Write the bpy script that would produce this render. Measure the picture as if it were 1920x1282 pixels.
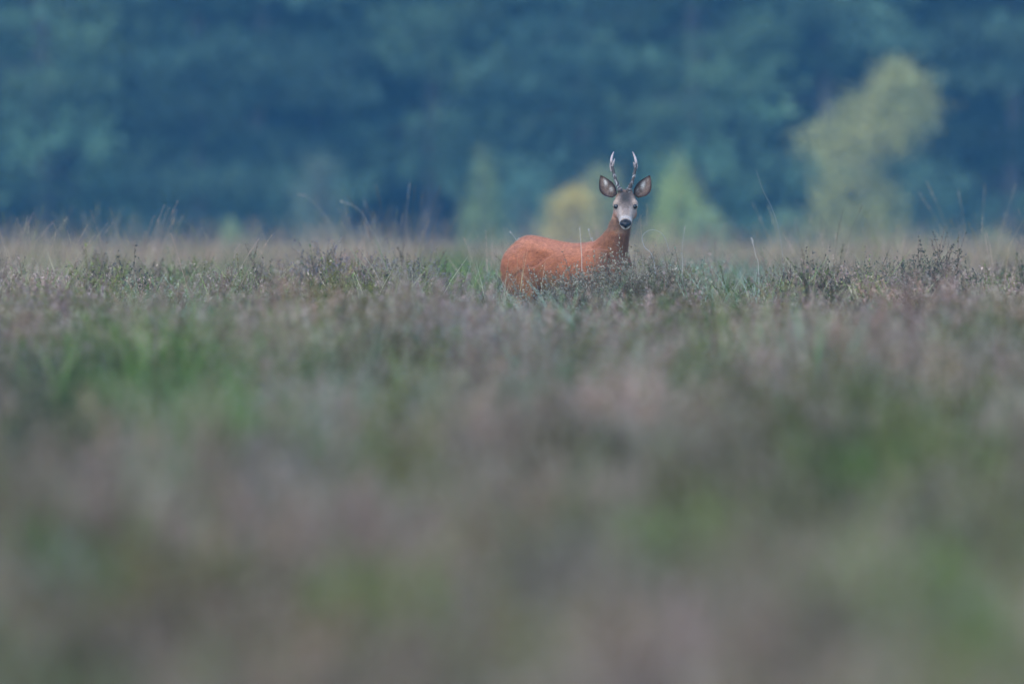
import bpy, math
import numpy as np
from mathutils import Vector, Matrix

R = math.radians
S = bpy.context.scene
for o in list(bpy.data.objects):
    bpy.data.objects.remove(o)

# ------------------------------------------------------------------ camera
H = 0.77            # eye height above the ground the deer stands on
FPX = 21333.0       # focal length in photo pixels (400 mm lens, 36 mm sensor, 1920 px)
YH = 421.7          # horizon row in the photograph
D = 56.0            # distance to the deer
cam_d = bpy.data.cameras.new('camera')
cam = bpy.data.objects.new('camera', cam_d)
S.collection.objects.link(cam)
cam.location = (0, 0, H)
cam.rotation_euler = (R(90) - (641 - YH) / FPX, 0, 0)
cam_d.lens = 400
cam_d.sensor_width = 36
cam_d.clip_start = 0.5
cam_d.clip_end = 3000
cam_d.dof.use_dof = True
cam_d.dof.focus_distance = D - 0.1
cam_d.dof.aperture_fstop = 3.6
S.camera = cam

# ------------------------------------------------------------------ light
SUN_EL, SUN_AZ = 52.0, -35.0       # sun behind the camera, to its left (azimuth from -Y)
w = bpy.data.worlds.new('World'); S.world = w; w.use_nodes = True
nt = w.node_tree; nt.nodes.clear()
sky = nt.nodes.new('ShaderNodeTexSky'); sky.sky_type = 'NISHITA'; sky.sun_disc = False
sky.sun_elevation = R(SUN_EL)
sky.air_density = 1.0; sky.dust_density = 0.3; sky.ozone_density = 3.0
bg = nt.nodes.new('ShaderNodeBackground'); bg.inputs[1].default_value = 0.13
wo = nt.nodes.new('ShaderNodeOutputWorld')
nt.links.new(sky.outputs[0], bg.inputs[0]); nt.links.new(bg.outputs[0], wo.inputs[0])
sun_d = bpy.data.lights.new('sun', 'SUN'); sun_d.energy = 0.7; sun_d.angle = R(50); sun_d.color = (1.0, 0.90, 0.78)
sun = bpy.data.objects.new('sun', sun_d); S.collection.objects.link(sun)
sdir = Vector((math.sin(R(SUN_AZ)) * math.cos(R(SUN_EL)), -math.cos(R(SUN_AZ)) * math.cos(R(SUN_EL)), math.sin(R(SUN_EL))))
sun.rotation_euler = sdir.to_track_quat('Z', 'Y').to_euler()
sky.sun_rotation = math.atan2(sdir.x, sdir.y)
S.view_settings.view_transform = 'Standard'
S.view_settings.look = 'None'
S.view_settings.exposure = 1.9
S.view_settings.gamma = 1
S.view_settings.use_curve_mapping = False
S.render.engine = 'CYCLES'
cy = S.cycles
cy.use_denoising = True
cy.max_bounces = 6; cy.diffuse_bounces = 3; cy.transmission_bounces = 4; cy.volume_bounces = 1
cy.use_adaptive_sampling = False
try:
    cy.sampling_pattern = 'BLUE_NOISE'
except Exception:
    pass

# ------------------------------------------------------------------ helpers
rng = np.random.default_rng(7)

def link(o, parent=None):
    S.collection.objects.link(o)
    if parent is not None:
        o.parent = parent
    return o

def mesh_np(name, verts, faces, cols=None, mat=None, smooth=False):
    """faces: array (M,3) or (M,4)"""
    verts = np.asarray(verts, dtype=np.float32); faces = np.asarray(faces, dtype=np.int32)
    me = bpy.data.meshes.new(name)
    k = faces.shape[1]; M = len(faces)
    me.vertices.add(len(verts)); me.vertices.foreach_set('co', verts.ravel())
    me.loops.add(M * k); me.loops.foreach_set('vertex_index', faces.ravel())
    me.polygons.add(M); me.polygons.foreach_set('loop_start', np.arange(0, M * k, k, dtype=np.int32))
    if smooth:
        me.polygons.foreach_set('use_smooth', np.ones(M, dtype=bool))
    me.update(calc_edges=True); me.validate()
    if cols is not None:
        set_cols(me, cols)
    if mat:
        me.materials.append(mat)
    return me

def set_cols(me, cols):
    a = me.attributes.new('Col', 'FLOAT_COLOR', 'POINT')
    c = np.ones((len(cols), 4), dtype=np.float32); c[:, :3] = np.asarray(cols)[:, :3]
    a.data.foreach_set('color', c.ravel())

def obj(name, me, parent=None, label=None, category=None, group=None, kind=None, loc=None):
    o = bpy.data.objects.new(name, me); link(o, parent)
    if loc is not None: o.location = loc
    tag(o, label, category, group, kind)
    return o

def tag(o, label=None, category=None, group=None, kind=None):
    if label: o['label'] = label
    if category: o['category'] = category
    if group: o['group'] = group
    if kind: o['kind'] = kind
    return o

def unit(v):
    v = np.asarray(v, float)
    return v / np.maximum(np.linalg.norm(v, axis=-1, keepdims=True), 1e-9)

def px(x, y, d):
    """a photo pixel at a known distance -> world point"""
    return np.array([(x - 960) / FPX * d, d, H - (y - YH) / FPX * d])

def smooth01(t):
    t = np.clip(t, 0, 1); return t * t * (3 - 2 * t)

def ground(x, y):
    x = np.asarray(x, float); y = np.asarray(y, float)
    z = np.interp(y, [4, 9, 13, 18, 23, 28, 34, 42, 50], [-.36, -.32, -.28, -.20, -.13, -.07, -.04, -.01, 0.])
    z = z + 0.030 * np.sin(x * 0.9 + y * 0.13 + 1.0) * np.sin(y * 0.21 + 0.7) + 0.022 * np.sin(x * 2.1 - y * 0.37) 
    near = np.exp(-((x - 0.3) ** 2 + (y - 56) ** 2) / 4.0)
    return z * (1 - near)

class NoiseField:
    """smooth random field in the plane (sum of sines)"""
    def __init__(s, seed, scale, n=14):
        r = np.random.default_rng(seed)
        a = r.uniform(0, 2 * np.pi, n); f = r.uniform(0.5, 1.6, n) / scale
        s.kx = np.cos(a) * f; s.ky = np.sin(a) * f; s.p = r.uniform(0, 6.28, n); s.n = n
    def __call__(s, x, y):
        v = np.zeros_like(np.asarray(x, float))
        for i in range(s.n): v = v + np.sin(2 * np.pi * (x * s.kx[i] + y * s.ky[i]) + s.p[i])
        return v / math.sqrt(s.n / 2)

# ------------------------------------------------------------------ materials
def mat_new(name):
    m = bpy.data.materials.new(name); m.use_nodes = True
    n = m.node_tree; n.nodes.clear()
    out = n.nodes.new('ShaderNodeOutputMaterial')
    return m, n, out

def plant_mat(name, translucent=0.3, tint=True, vary=0.25):
    """diffuse + translucent leaf; colour = vertex colour x per-instance tint x random brightness"""
    m, n, out = mat_new(name)
    L = n.links.new
    a = n.nodes.new('ShaderNodeAttribute'); a.attribute_name = 'Col'
    col = a.outputs['Color']
    if tint:
        t = n.nodes.new('ShaderNodeAttribute'); t.attribute_type = 'INSTANCER'; t.attribute_name = 'tint'
        mx = n.nodes.new('ShaderNodeMix'); mx.data_type = 'RGBA'; mx.blend_type = 'MULTIPLY'; mx.inputs[0].default_value = 1
        L(col, mx.inputs[6]); L(t.outputs['Color'], mx.inputs[7]); col = mx.outputs[2]
    geo = n.nodes.new('ShaderNodeNewGeometry')
    hsv = n.nodes.new('ShaderNodeHueSaturation')
    mr = n.nodes.new('ShaderNodeMapRange'); mr.inputs[3].default_value = 1 - vary; mr.inputs[4].default_value = 1 + vary
    L(geo.outputs['Random Per Island'], mr.inputs[0]); L(mr.outputs[0], hsv.inputs['Value']); L(col, hsv.inputs['Color'])
    d = n.nodes.new('ShaderNodeBsdfDiffuse'); tr = n.nodes.new('ShaderNodeBsdfTranslucent'); ms = n.nodes.new('ShaderNodeMixShader')
    ms.inputs[0].default_value = translucent
    L(hsv.outputs[0], d.inputs[0]); L(hsv.outputs[0], tr.inputs[0]); L(d.outputs[0], ms.inputs[1]); L(tr.outputs[0], ms.inputs[2])
    L(ms.outputs[0], out.inputs[0])
    return m

def bark_mat(name, c1, c2, scale=6):
    m, n, out = mat_new(name); L = n.links.new
    tc = n.nodes.new('ShaderNodeTexCoord'); mp = n.nodes.new('ShaderNodeMapping'); mp.inputs['Scale'].default_value = (scale, scale, scale * 0.25)
    ns = n.nodes.new('ShaderNodeTexNoise'); ns.inputs['Scale'].default_value = 3; ns.inputs['Detail'].default_value = 6
    cr = n.nodes.new('ShaderNodeMix'); cr.data_type = 'RGBA'; cr.inputs[6].default_value = (*c1, 1); cr.inputs[7].default_value = (*c2, 1)
    bp = n.nodes.new('ShaderNodeBump'); bp.inputs['Strength'].default_value = 0.6; bp.inputs['Distance'].default_value = 0.03
    b = n.nodes.new('ShaderNodeBsdfPrincipled'); b.inputs['Roughness'].default_value = 0.9
    L(tc.outputs['Object'], mp.inputs[0]); L(mp.outputs[0], ns.inputs[0]); L(ns.outputs[0], cr.inputs[0]); L(cr.outputs[2], b.inputs['Base Color'])
    L(ns.outputs[0], bp.inputs['Height']); L(bp.outputs[0], b.inputs['Normal']); L(b.outputs[0], out.inputs[0])
    return m

M_PLANT = plant_mat('heath_plant', 0.25, vary=.15)
M_GRASS = plant_mat('heath_grass', 0.35)
M_TREELEAF = plant_mat('tree_leaf', 0.3, vary=0.35)
M_SOLO = plant_mat('single_plant', 0.25, tint=False)
M_BARK = bark_mat('pine_bark', (0.05, 0.042, 0.036), (0.11, 0.085, 0.07))
M_BIRCH = bark_mat('birch_bark', (0.10, 0.085, 0.07), (0.32, 0.30, 0.27), 4)

def soil_mat():
    m, n, out = mat_new('peat_soil'); L = n.links.new
    tc = n.nodes.new('ShaderNodeTexCoord')
    ns = n.nodes.new('ShaderNodeTexNoise'); ns.inputs['Scale'].default_value = 2.5; ns.inputs['Detail'].default_value = 8
    n2 = n.nodes.new('ShaderNodeTexNoise'); n2.inputs['Scale'].default_value = 0.35; n2.inputs['Detail'].default_value = 3
    r = n.nodes.new('ShaderNodeValToRGB'); r.color_ramp.elements[0].color = (0.045, 0.036, 0.026, 1); r.color_ramp.elements[1].color = (0.13, 0.11, 0.075, 1)
    r.color_ramp.elements[0].position = 0.35; r.color_ramp.elements[1].position = 0.7
    mx = n.nodes.new('ShaderNodeMix'); mx.data_type = 'RGBA'; mx.inputs[7].default_value = (0.07, 0.085, 0.035, 1)
    b = n.nodes.new('ShaderNodeBsdfPrincipled'); b.inputs['Roughness'].default_value = 1.0
    bp = n.nodes.new('ShaderNodeBump'); bp.inputs['Distance'].default_value = 0.02
    L(tc.outputs['Object'], ns.inputs[0]); L(tc.outputs['Object'], n2.inputs[0]); L(ns.outputs[0], r.inputs[0]); L(n2.outputs[0], mx.inputs[0])
    L(r.outputs[0], mx.inputs[6]); L(mx.outputs[2], b.inputs['Base Color']); L(ns.outputs[0], bp.inputs['Height']); L(bp.outputs[0], b.inputs['Normal']); L(b.outputs[0], out.inputs[0])
    return m

# ------------------------------------------------------------------ ground
def make_ground():
    xs = np.unique(np.concatenate([np.linspace(-600, -30, 16), np.linspace(-30, 30, 121), np.linspace(30, 600, 16)]))
    ys = np.unique(np.concatenate([np.linspace(-60, 4, 10), np.linspace(4, 120, 160), np.linspace(120, 300, 60), np.linspace(300, 900, 16)]))
    X, Y = np.meshgrid(xs, ys); Z = ground(X, Y)
    V = np.stack([X, Y, Z], -1).reshape(-1, 3)
    nx = len(xs); i = np.arange(len(ys) - 1)[:, None] * nx + np.arange(nx - 1)[None]
    F = np.stack([i, i + 1, i + nx + 1, i + nx], -1).reshape(-1, 4)
    obj('ground', mesh_np('ground', V, F, None, soil_mat(), True), kind='structure')
make_ground()

# ------------------------------------------------------------------ plant meshes
def strips(paths, widths, side):
    """ribbons: paths (N,K,3), widths (N,K), side (N,3) -> verts, quads"""
    N, K, _ = paths.shape
    s = side[:, None, :] * widths[..., None] * 0.5
    V = np.stack([paths - s, paths + s], 2).reshape(-1, 3)
    base = (np.arange(N) * K * 2)[:, None] + (np.arange(K - 1) * 2)[None]
    F = np.stack([base, base + 1, base + 3, base + 2], -1).reshape(-1, 4)
    return V, F

def flecks(P, dirs, ln, wd, r):
    """small leaf triangles-as-quads (a lozenge) at P along dirs"""
    N = len(P)
    rnd = unit(r.normal(size=(N, 3))); sd = unit(np.cross(dirs, rnd))
    a = P; b = P + dirs * (ln * 0.5)[:, None] + sd * (wd * 0.5)[:, None]
    c = P + dirs * ln[:, None]; e = P + dirs * (ln * 0.5)[:, None] - sd * (wd * 0.5)[:, None]
    V = np.stack([a, b, c, e], 1).reshape(-1, 3)
    F = np.arange(N * 4).reshape(-1, 4)
    return V, F

class Acc:
    def __init__(s): s.V = []; s.F = []; s.C = []; s.n = 0
    def add(s, V, F, C):
        V = np.asarray(V); C = np.asarray(C, float)
        if C.ndim == 1: C = np.repeat(C[None], len(V), 0)
        s.V.append(V); s.F.append(np.asarray(F) + s.n); s.C.append(C); s.n += len(V)
    def mesh(s, name, mat, smooth=False):
        return mesh_np(name, np.concatenate(s.V), np.concatenate(s.F), np.concatenate(s.C), mat, smooth)

def heather(seed, n=46, rad=0.2, h=0.44, nbr=5, nf=10, tip=(0.37, 0.315, 0.27), leaf=(0.18, 0.18, 0.11), wood=(0.14, 0.09, 0.06),
            fl=(0.009, 0.017), upright=1.0, split=False, dome=.35, spread=.75, low=.35):
    r = np.random.default_rng(seed)
    K = 5; s = np.linspace(0, 1, K)
    az = r.uniform(0, 6.283, n); out = np.stack([np.cos(az), np.sin(az), np.zeros(n)], -1)
    rr = rad * np.sqrt(r.uniform(0, 1, n)); hh = h * r.uniform(0.68, 1.08, n) * (1 - dome * (rr / rad) ** 2)
    base = out * (rr * 0.35)[:, None]
    P = base[:, None] + out[:, None] * (rr * spread / upright)[:, None, None] * (s ** 1.4)[None, :, None]
    P = P + np.array([0, 0, 1.0]) * hh[:, None, None] * s[None, :, None]
    P[:, 1:] += r.normal(0, 0.010, (n, K - 1, 3))
    W = np.linspace(0.006, 0.002, K)[None] * np.ones((n, 1))
    side = unit(np.cross(out, [0, 0, 1.0]) + r.normal(0, .5, (n, 3)) * [1, 1, 0])
    st = Acc(); fo = Acc()
    V, F = strips(P, W, side); st.add(V, F, np.array(wood))
    # branchlets
    m = n * nbr; si = np.repeat(np.arange(n), nbr); t = r.uniform(low, 1.0, m)
    f = t * (K - 1); i0 = np.minimum(f.astype(int), K - 2); fr = f - i0
    B0 = P[si, i0] * (1 - fr)[:, None] + P[si, i0 + 1] * fr[:, None]
    bd = unit(np.array([0, 0, 1.15]) + out[si] * 0.35 + r.normal(0, 0.42, (m, 3)))
    bl = r.uniform(0.05, 0.13, m) * (h / 0.44)
    BP = B0[:, None] + bd[:, None] * (bl[:, None] * np.array([0, .5, 1.])[None])[..., None]
    V, F = strips(BP, np.array([[0.003, 0.0022, 0.001]]) * np.ones((m, 1)), unit(np.cross(bd, r.normal(size=(m, 3)))))
    st.add(V, F, np.array(wood) * 1.3)
    # flecks on branchlets: leaves low, faded flowers on the tips
    q = m * nf; qi = np.repeat(np.arange(m), nf); u = r.uniform(0, 1.05, q)
    C0 = BP[qi, 0] * (1 - u)[:, None] + BP[qi, 2] * u[:, None]
    fd = unit(bd[qi] * 0.7 + r.normal(0, 0.6, (q, 3)))
    V, F = flecks(C0, fd, r.uniform(fl[0], fl[1], q), r.uniform(0.0045, 0.0085, q), r)
    relz = np.clip((C0[:, 2] / h - 0.35) / 0.55, 0, 1)
    mixf = np.clip(0.75 * u * (0.35 + 0.65 * relz) + r.normal(0, .22, q), 0, 1)[:, None]
    col = np.array(leaf) * (1 - mixf) + np.array(tip) * mixf
    col = col * r.uniform(0.65, 1.25, (q, 1))
    fo.add(V, F, np.repeat(col, 4, 0))
    if split: return st, fo
    st.add(np.concatenate(fo.V), np.concatenate(fo.F), np.concatenate(fo.C))
    return st

def grass(seed, n=55, rad=0.12, h=0.5, w=0.005, droop=0.5, col=(0.24, 0.28, 0.12), dry=(0.42, 0.38, 0.26), dryf=0.3):
    r = np.random.default_rng(seed); K = 6; s = np.linspace(0, 1, K)
    az = r.uniform(0, 6.283, n); out = np.stack([np.cos(az), np.sin(az), np.zeros(n)], -1)
    hh = h * r.uniform(0.5, 1.1, n); ln = hh * r.uniform(0.1, 0.55, n)
    base = out * (rad * 0.5 * r.uniform(0, 1, n))[:, None]
    dr = droop * r.uniform(0, 1, n) ** 2
    P = base[:, None] + out[:, None] * ln[:, None, None] * (s ** 2)[None, :, None]
    zz = hh[:, None] * (s[None] - dr[:, None] * s[None] ** 3 * 0.7)
    P = P + np.array([0, 0, 1.0]) * zz[..., None]
    W = (w * np.array([0.8, 1, 0.9, 0.75, 0.5, 0.12]))[None] * r.uniform(.6, 1.2, (n, 1))
    V, F = strips(P, W, unit(np.cross(out, [0, 0, 1.0]) + r.normal(0, .6, (n, 3))))
    k = (r.uniform(0, 1, n) < dryf)[:, None]
    c = np.where(k, np.array(dry), np.array(col)) * r.uniform(.75, 1.25, (n, 1))
    a = Acc(); a.add(V, F, np.repeat(c, K * 2, 0)); return a

def stalk_path(acc, P, w0=0.0035, w1=0.0018, head=0.0, col=(0.5, 0.46, 0.38), r=None, headw=0.007):
    """a grass stalk: three-sided tube along P with an optional narrow seed head"""
    P = np.asarray(P, float); K = len(P)
    T = unit(np.gradient(P, axis=0)); A = unit(np.cross(T, [0.3, 1, 0.1])); B = np.cross(T, A)
    wd = np.linspace(w0, w1, K) * 0.5
    ring = []
    for j in range(4):
        a = j * math.pi / 2; ring.append(P + (A * math.cos(a) + B * math.sin(a)) * wd[:, None])
    V = np.stack(ring, 1).reshape(-1, 3); F = []
    for i in range(K - 1):
        for j in range(4):
            F.append([i * 4 + j, i * 4 + (j + 1) % 4, i * 4 + 4 + (j + 1) % 4, i * 4 + 4 + j])
    acc.add(V, np.array(F), np.array(col))
    if head > 0:
        q = int(26 * head / 0.1); u = 1 - head / (np.linalg.norm(np.diff(P, axis=0), axis=1).sum()) * r.uniform(0, 1, q)
        f = u * (K - 1); i0 = np.minimum(f.astype(int), K - 2); fr = (f - i0)[:, None]
        C0 = P[i0] * (1 - fr) + P[i0 + 1] * fr
        fd = unit(T[i0] * 1.6 + r.normal(0, .45, (q, 3)))
        V, F = flecks(C0, fd, r.uniform(.008, .015, q), r.uniform(.6, 1.1, q) * headw * .5, r)
        acc.add(V, F, np.repeat(np.array(col) * r.uniform(.8, 1.2, (q, 1)), 4, 0))

def straw(seed, n=7, h=0.75):
    r = np.random.default_rng(seed); a = Acc(); s = np.linspace(0, 1, 8)
    for i in range(n):
        az = r.uniform(0, 6.283); o = np.array([math.cos(az), math.sin(az), 0]); L = h * r.uniform(.65, 1.1); ln = r.uniform(.04, .28)
        P = o * r.uniform(0, .06) + o * (ln * s ** 2)[:, None] + np.array([0, 0, 1.]) * (L * (s - 0.1 * ln * s ** 3))[:, None]
        stalk_path(a, P, .0022, .0009, r.uniform(.05, .12), (0.36, 0.31, 0.23), r, .004)
    return a

lib = bpy.data.collections.new('heath_sources')       # instance sources, not linked to the scene
SRC = []
def src(name, acc, mat):
    o = bpy.data.objects.new(name, acc.mesh(name, mat)); lib.objects.link(o); SRC.append(name)
for i in range(5): src('a%d_heather' % i, heather(20 + i, upright=0.8 + 0.15 * i, h=0.42 + .02 * i, rad=0.22), M_PLANT)
for i in range(3): src('b%d_grass' % i, grass(40 + i, h=0.46 + .05 * i, w=0.0055), M_GRASS)
for i in range(2): src('c%d_straw' % i, straw(50 + i), M_GRASS)
for i in range(3): src('d%d_cushion' % i, heather(60 + i, n=80, rad=.17, h=.42, nbr=6, nf=9, dome=.62, spread=1.0, low=.3), M_PLANT)
NH, NG, NS, NC = 5, 3, 2, 3

def scatter_object(name, P, rotz, scl, idx, tint, coll, tilt=None, **tags):
    me = bpy.data.meshes.new(name); n = len(P)
    me.vertices.add(n); me.vertices.foreach_set('co', np.asarray(P, np.float32).ravel())
    rot = np.zeros((n, 3), np.float32); rot[:, 2] = rotz
    if tilt is not None: rot[:, :2] = tilt
    a = me.attributes.new('rot', 'FLOAT_VECTOR', 'POINT'); a.data.foreach_set('vector', rot.ravel())
    a = me.attributes.new('scl', 'FLOAT_VECTOR', 'POINT'); a.data.foreach_set('vector', np.asarray(scl, np.float32).ravel())
    a = me.attributes.new('idx', 'INT', 'POINT'); a.data.foreach_set('value', np.asarray(idx, np.int32))
    a = me.attributes.new('tint', 'FLOAT_COLOR', 'POINT'); c = np.ones((n, 4), np.float32); c[:, :3] = tint; a.data.foreach_set('color', c.ravel())
    o = obj(name, me, **tags)
    g = bpy.data.node_groups.new(name + '_scatter', 'GeometryNodeTree')
    g.interface.new_socket('Geometry', in_out='INPUT', socket_type='NodeSocketGeometry')
    g.interface.new_socket('Geometry', in_out='OUTPUT', socket_type='NodeSocketGeometry')
    N = g.nodes.new; L = g.links.new
    gi = N('NodeGroupInput'); go = N('NodeGroupOutput')
    ci = N('GeometryNodeCollectionInfo'); ci.inputs[0].default_value = coll; ci.inputs[1].default_value = True; ci.inputs[2].default_value = True
    ip = N('GeometryNodeInstanceOnPoints'); ip.inputs['Pick Instance'].default_value = True
    def attr(nm, ty):
        q = N('GeometryNodeInputNamedAttribute'); q.data_type = ty; q.inputs[0].default_value = nm; return q.outputs[0]
    e2r = N('FunctionNodeEulerToRotation')
    L(gi.outputs[0], ip.inputs['Points']); L(ci.outputs[0], ip.inputs['Instance']); L(attr('idx', 'INT'), ip.inputs['Instance Index'])
    L(attr('rot', 'FLOAT_VECTOR'), e2r.inputs[0]); L(e2r.outputs[0], ip.inputs['Rotation']); L(attr('scl', 'FLOAT_VECTOR'), ip.inputs['Scale'])
    L(ip.outputs[0], go.inputs[0])
    md = o.modifiers.new('scatter', 'NODES'); md.node_group = g
    return o

# ------------------------------------------------------------------ the heath (uncountable heather and grass)
# patches read off the photograph: (px x, px y, rx, ry, kind, strength)
GREEN, DARK, PALE, OLIVE, PINK, RUST, MAUVE, WHITE = range(8)
PATCH = [
 (60, 745, 120, 70, DARK, .9), (200, 730, 75, 75, GREEN, .9), (110, 700, 110, 40, GREEN, .6), (365, 745, 75, 90, GREEN, .9), (285, 750, 26, 100, PALE, .9),
 (640, 745, 90, 75, PALE, .6), (560, 790, 110, 50, GREEN, .45), (612, 612, 32, 34, OLIVE, .9), (775, 795, 52, 40, OLIVE, .9), (870, 742, 40, 26, DARK, .6), (1080, 695, 60, 30, OLIVE, .45),
 (1285, 622, 45, 28, GREEN, .8), (1240, 690, 80, 35, PALE, .6), (1480, 820, 120, 55, OLIVE, .75), (1660, 825, 170, 60, GREEN, .6), (1800, 810, 60, 50, OLIVE, .5),
 (1790, 1090, 130, 110, GREEN, .75), (1640, 660, 110, 60, RUST, .35), (985, 990, 95, 60, GREEN, .55), (1180, 1050, 60, 50, OLIVE, .5), (195, 1220, 60, 80, GREEN, .8),
 (460, 1225, 80, 60, GREEN, .6), (1020, 645, 50, 40, PALE, .5), (1480, 690, 120, 40, PALE, .3), (130, 1000, 60, 40, GREEN, .4),
 (310, 905, 34, 30, PINK, 1), (262, 940, 30, 30, RUST, .9), (372, 962, 34, 34, RUST, .9), (90, 958, 28, 30, WHITE, .9), (470, 1000, 40, 30, RUST, .6), (50, 1020, 40, 40, PINK, .6),
 (150, 1080, 60, 40, PINK, .5), (1650, 1150, 60, 40, RUST, .4), (1290, 1195, 110, 50, PINK, .45), (330, 1110, 110, 60, WHITE, .3), (900, 900, 60, 50, MAUVE, .5),
 (850, 630, 120, 40, MAUVE, .6), (1050, 1100, 160, 60, MAUVE, .4), (600, 850, 140, 50, MAUVE, .4), (1180, 790, 110, 60, MAUVE, .4), (40, 620, 100, 50, MAUVE, .5),
 (850, 505, 70, 35, GREEN, .8), (470, 520, 100, 45, GREEN, .5), (1390, 530, 80, 45, PALE, .6), (1060, 590, 140, 40, PALE, .45), (1850, 560, 80, 60, DARK, .25), (340, 600, 80, 50, PALE, .5),
 (960, 525, 60, 20, PALE, .6), (250, 690, 260, 60, GREEN, .55), (460, 740, 160, 80, GREEN, .55), (1560, 800, 280, 70, OLIVE, .6), (1250, 660, 120, 40, OLIVE, .35), (60, 800, 120, 60, DARK, .8), (1340, 525, 120, 35, PALE, .7), (880, 510, 110, 30, PALE, .6),
]
def make_heath():
    n1, n2 = NoiseField(3, 2.2), NoiseField(9, 0.9)
    n3 = NoiseField(61, .28, 24); n4 = NoiseField(67, .4, 24)
    nh = NoiseField(12, 1.1); ng = NoiseField(17, 1.6)
    pts = []
    for (d0, d1, dens) in ((9, 36, 26), (36, 48, 13), (48, 75, 15), (75, 120, 8), (120, 222, 3.2)):
        wmax = 0.045 * d1 * 1.1 + 2.0
        k = int((d1 - d0) * 2 * wmax * dens)
        y = rng.uniform(d0, d1, k); x = rng.uniform(-wmax, wmax, k)
        ok = np.abs(x) < 0.045 * y * 1.1 + 2.0
        pts.append(np.stack([x[ok], y[ok]], -1))
    XY = np.concatenate(pts); x, y = XY.T; n = len(x)
    # keep the deer's own footprint free
    dx, dy = x - 0.31, y - 56.0
    c, s = math.cos(R(38)), math.sin(R(38)); u = dx * c - dy * s; v = dx * s + dy * c
    keep = ~((np.abs(u) < 0.50) & (np.abs(v) < 0.19)); x, y = x[keep], y[keep]; n = len(x)
    z = ground(x, y)
    pxx = 960 + x / y * FPX; pyy = YH + (H - (z + np.where(y < 36, .40, .42))) / y * FPX
    wt = np.zeros((n, 8))
    for (cx, cy_, rx, ry, kd, st) in PATCH:
        st = min(1, st * 1.3) if kd in (GREEN, DARK, PALE, OLIVE) else st * .6
        q = ((pxx - cx) / rx) ** 2 + ((pyy - cy_) / ry) ** 2
        wt[:, kd] = np.maximum(wt[:, kd], st * np.exp(-q * (1.6 if kd in (PINK, RUST, WHITE) else 0.9)))
    r = rng.uniform(0, 1, n)
    hf = np.clip(nh(x, y) * 0.5, -1, 1)
    hs = 0.93 + 0.14 * hf + rng.normal(0, .07, n)
    kind = np.full(n, -1)
    order = rng.permutation(8)
    for k in order:
        sel = (kind < 0) & (rng.uniform(0, 1, n) < wt[:, k]); kind[sel] = k
    idx = np.zeros(n, int); tint = np.ones((n, 3))
    gf = ng(x, y) + 0.45 * rng.normal(size=n)
    isg = (kind < 0) & (gf > np.where(y < 36, 1.5, .65)); iss = (kind < 0) & (rng.uniform(0, 1, n) < np.where((y > 60) & (y < 170), .20, .012))
    idx[:] = rng.integers(0, NH, n)
    # heather colour drifts between grey, mauve and dull green
    a = n1(x, y)[:, None]; b = n2(x, y)[:, None]
    base = np.array([1.16, 0.985, 0.925]) + 0.10 * np.clip(a, -1, 1) * np.array([.6, -.25, 0.1]) + 0.08 * np.clip(b, -1, 1)
    tint[:] = base * np.clip(1 + rng.normal(0, .24, (n, 1)) + np.where(y < 36, .30 * n3(x, y * .10), .18 * n3(x, y))[:, None], .35, 1.8)
    hk = np.where(y < 36, rng.uniform(0, 1, n) * .45 + .28 + .30 * n4(x, y * .10), rng.uniform(0, 1, n) * .5 + .25 + .26 * n4(x, y))
    for lo, hi, tt in ((-1, .12, (.52, .80, .34)), (.12, .22, (.66, .76, .42)), (.22, .28, (.92, 1.12, .98)), (.28, .36, (.42, .46, .38)), (.86, .98, (1.08, 1.0, 1.12)), (.98, 2, (1.06, .94, .88))):
        m = (hk > lo) & (hk <= hi); tint[m] *= np.array(tt)
    gi = lambda m: NH + rng.integers(0, NG, m.sum())
    idx[isg] = gi(isg); tint[isg] = np.array([1.12, 1.06, .95]) * rng.uniform(.8, 1.15, (isg.sum(), 1))
    idx[iss] = NH + NG + rng.integers(0, NS, iss.sum())
    def k_(kk, grassp, tg, th):
        m = kind == kk; g = m & (rng.uniform(0, 1, n) < grassp); h = m & ~g
        idx[g] = gi(g); tint[g] = np.array(tg) * rng.uniform(.8, 1.2, (g.sum(), 1)); tint[h] = np.array(th) * rng.uniform(.8, 1.2, (h.sum(), 1))
    k_(GREEN, .6, (.58, .80, .34), (.46, .74, .30)); k_(DARK, .4, (.20, .32, .20), (.20, .30, .20)); k_(PALE, .7, (.85, 1.15, 1.2), (.75, 1.0, .85))
    k_(OLIVE, .45, (.46, .50, .17), (.37, .43, .16)); k_(PINK, 0, (1, 1, 1), (1.35, 1.0, 1.35)); k_(RUST, .1, (1.1, .85, .65), (1.2, .82, .72))
    k_(MAUVE, 0, (1, 1, 1), (1.15, 1.0, 1.1)); k_(WHITE, 0, (1, 1, 1), (1.6, 1.65, 1.75))
    nr = smooth01((44 - y) / 8)[:, None]; tint *= 1 + nr * (np.array([.90, .97, .98]) - 1)
    far = smooth01((y - 80) / 60)[:, None]; tint *= 1 + far * (np.array([1.22, 1.08, .90]) - 1)
    nodeer = iss & (np.abs(x - .35) < 1.0) & (y < 57) & (y > 40); idx[nodeer] = 0
    near = (y < 36) & (idx < NH); idx[near] = NH + NG + NS + rng.integers(0, NC, near.sum())
    slim = np.where(y < 36, np.where(near, .85, .6), 1.0); nearh = np.clip(.90 + rng.normal(0, .09, n) - .08 * (idx >= NH) * (idx < NH + NG), .6, 1.15); hs = np.where(y < 36, nearh, hs)
    scl = np.stack([slim, slim, hs], -1) * rng.uniform(.85, 1.15, (n, 1))
    grs = (idx >= NH) & (idx < NH + NG + NS); scl[grs & (idx < NH + NG), 2] *= 0.95
    scl[:, 2] *= np.where(grs & (idx >= NH + NG), 1, 1 - .15 * smooth01((y - 66) / 25))
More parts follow.
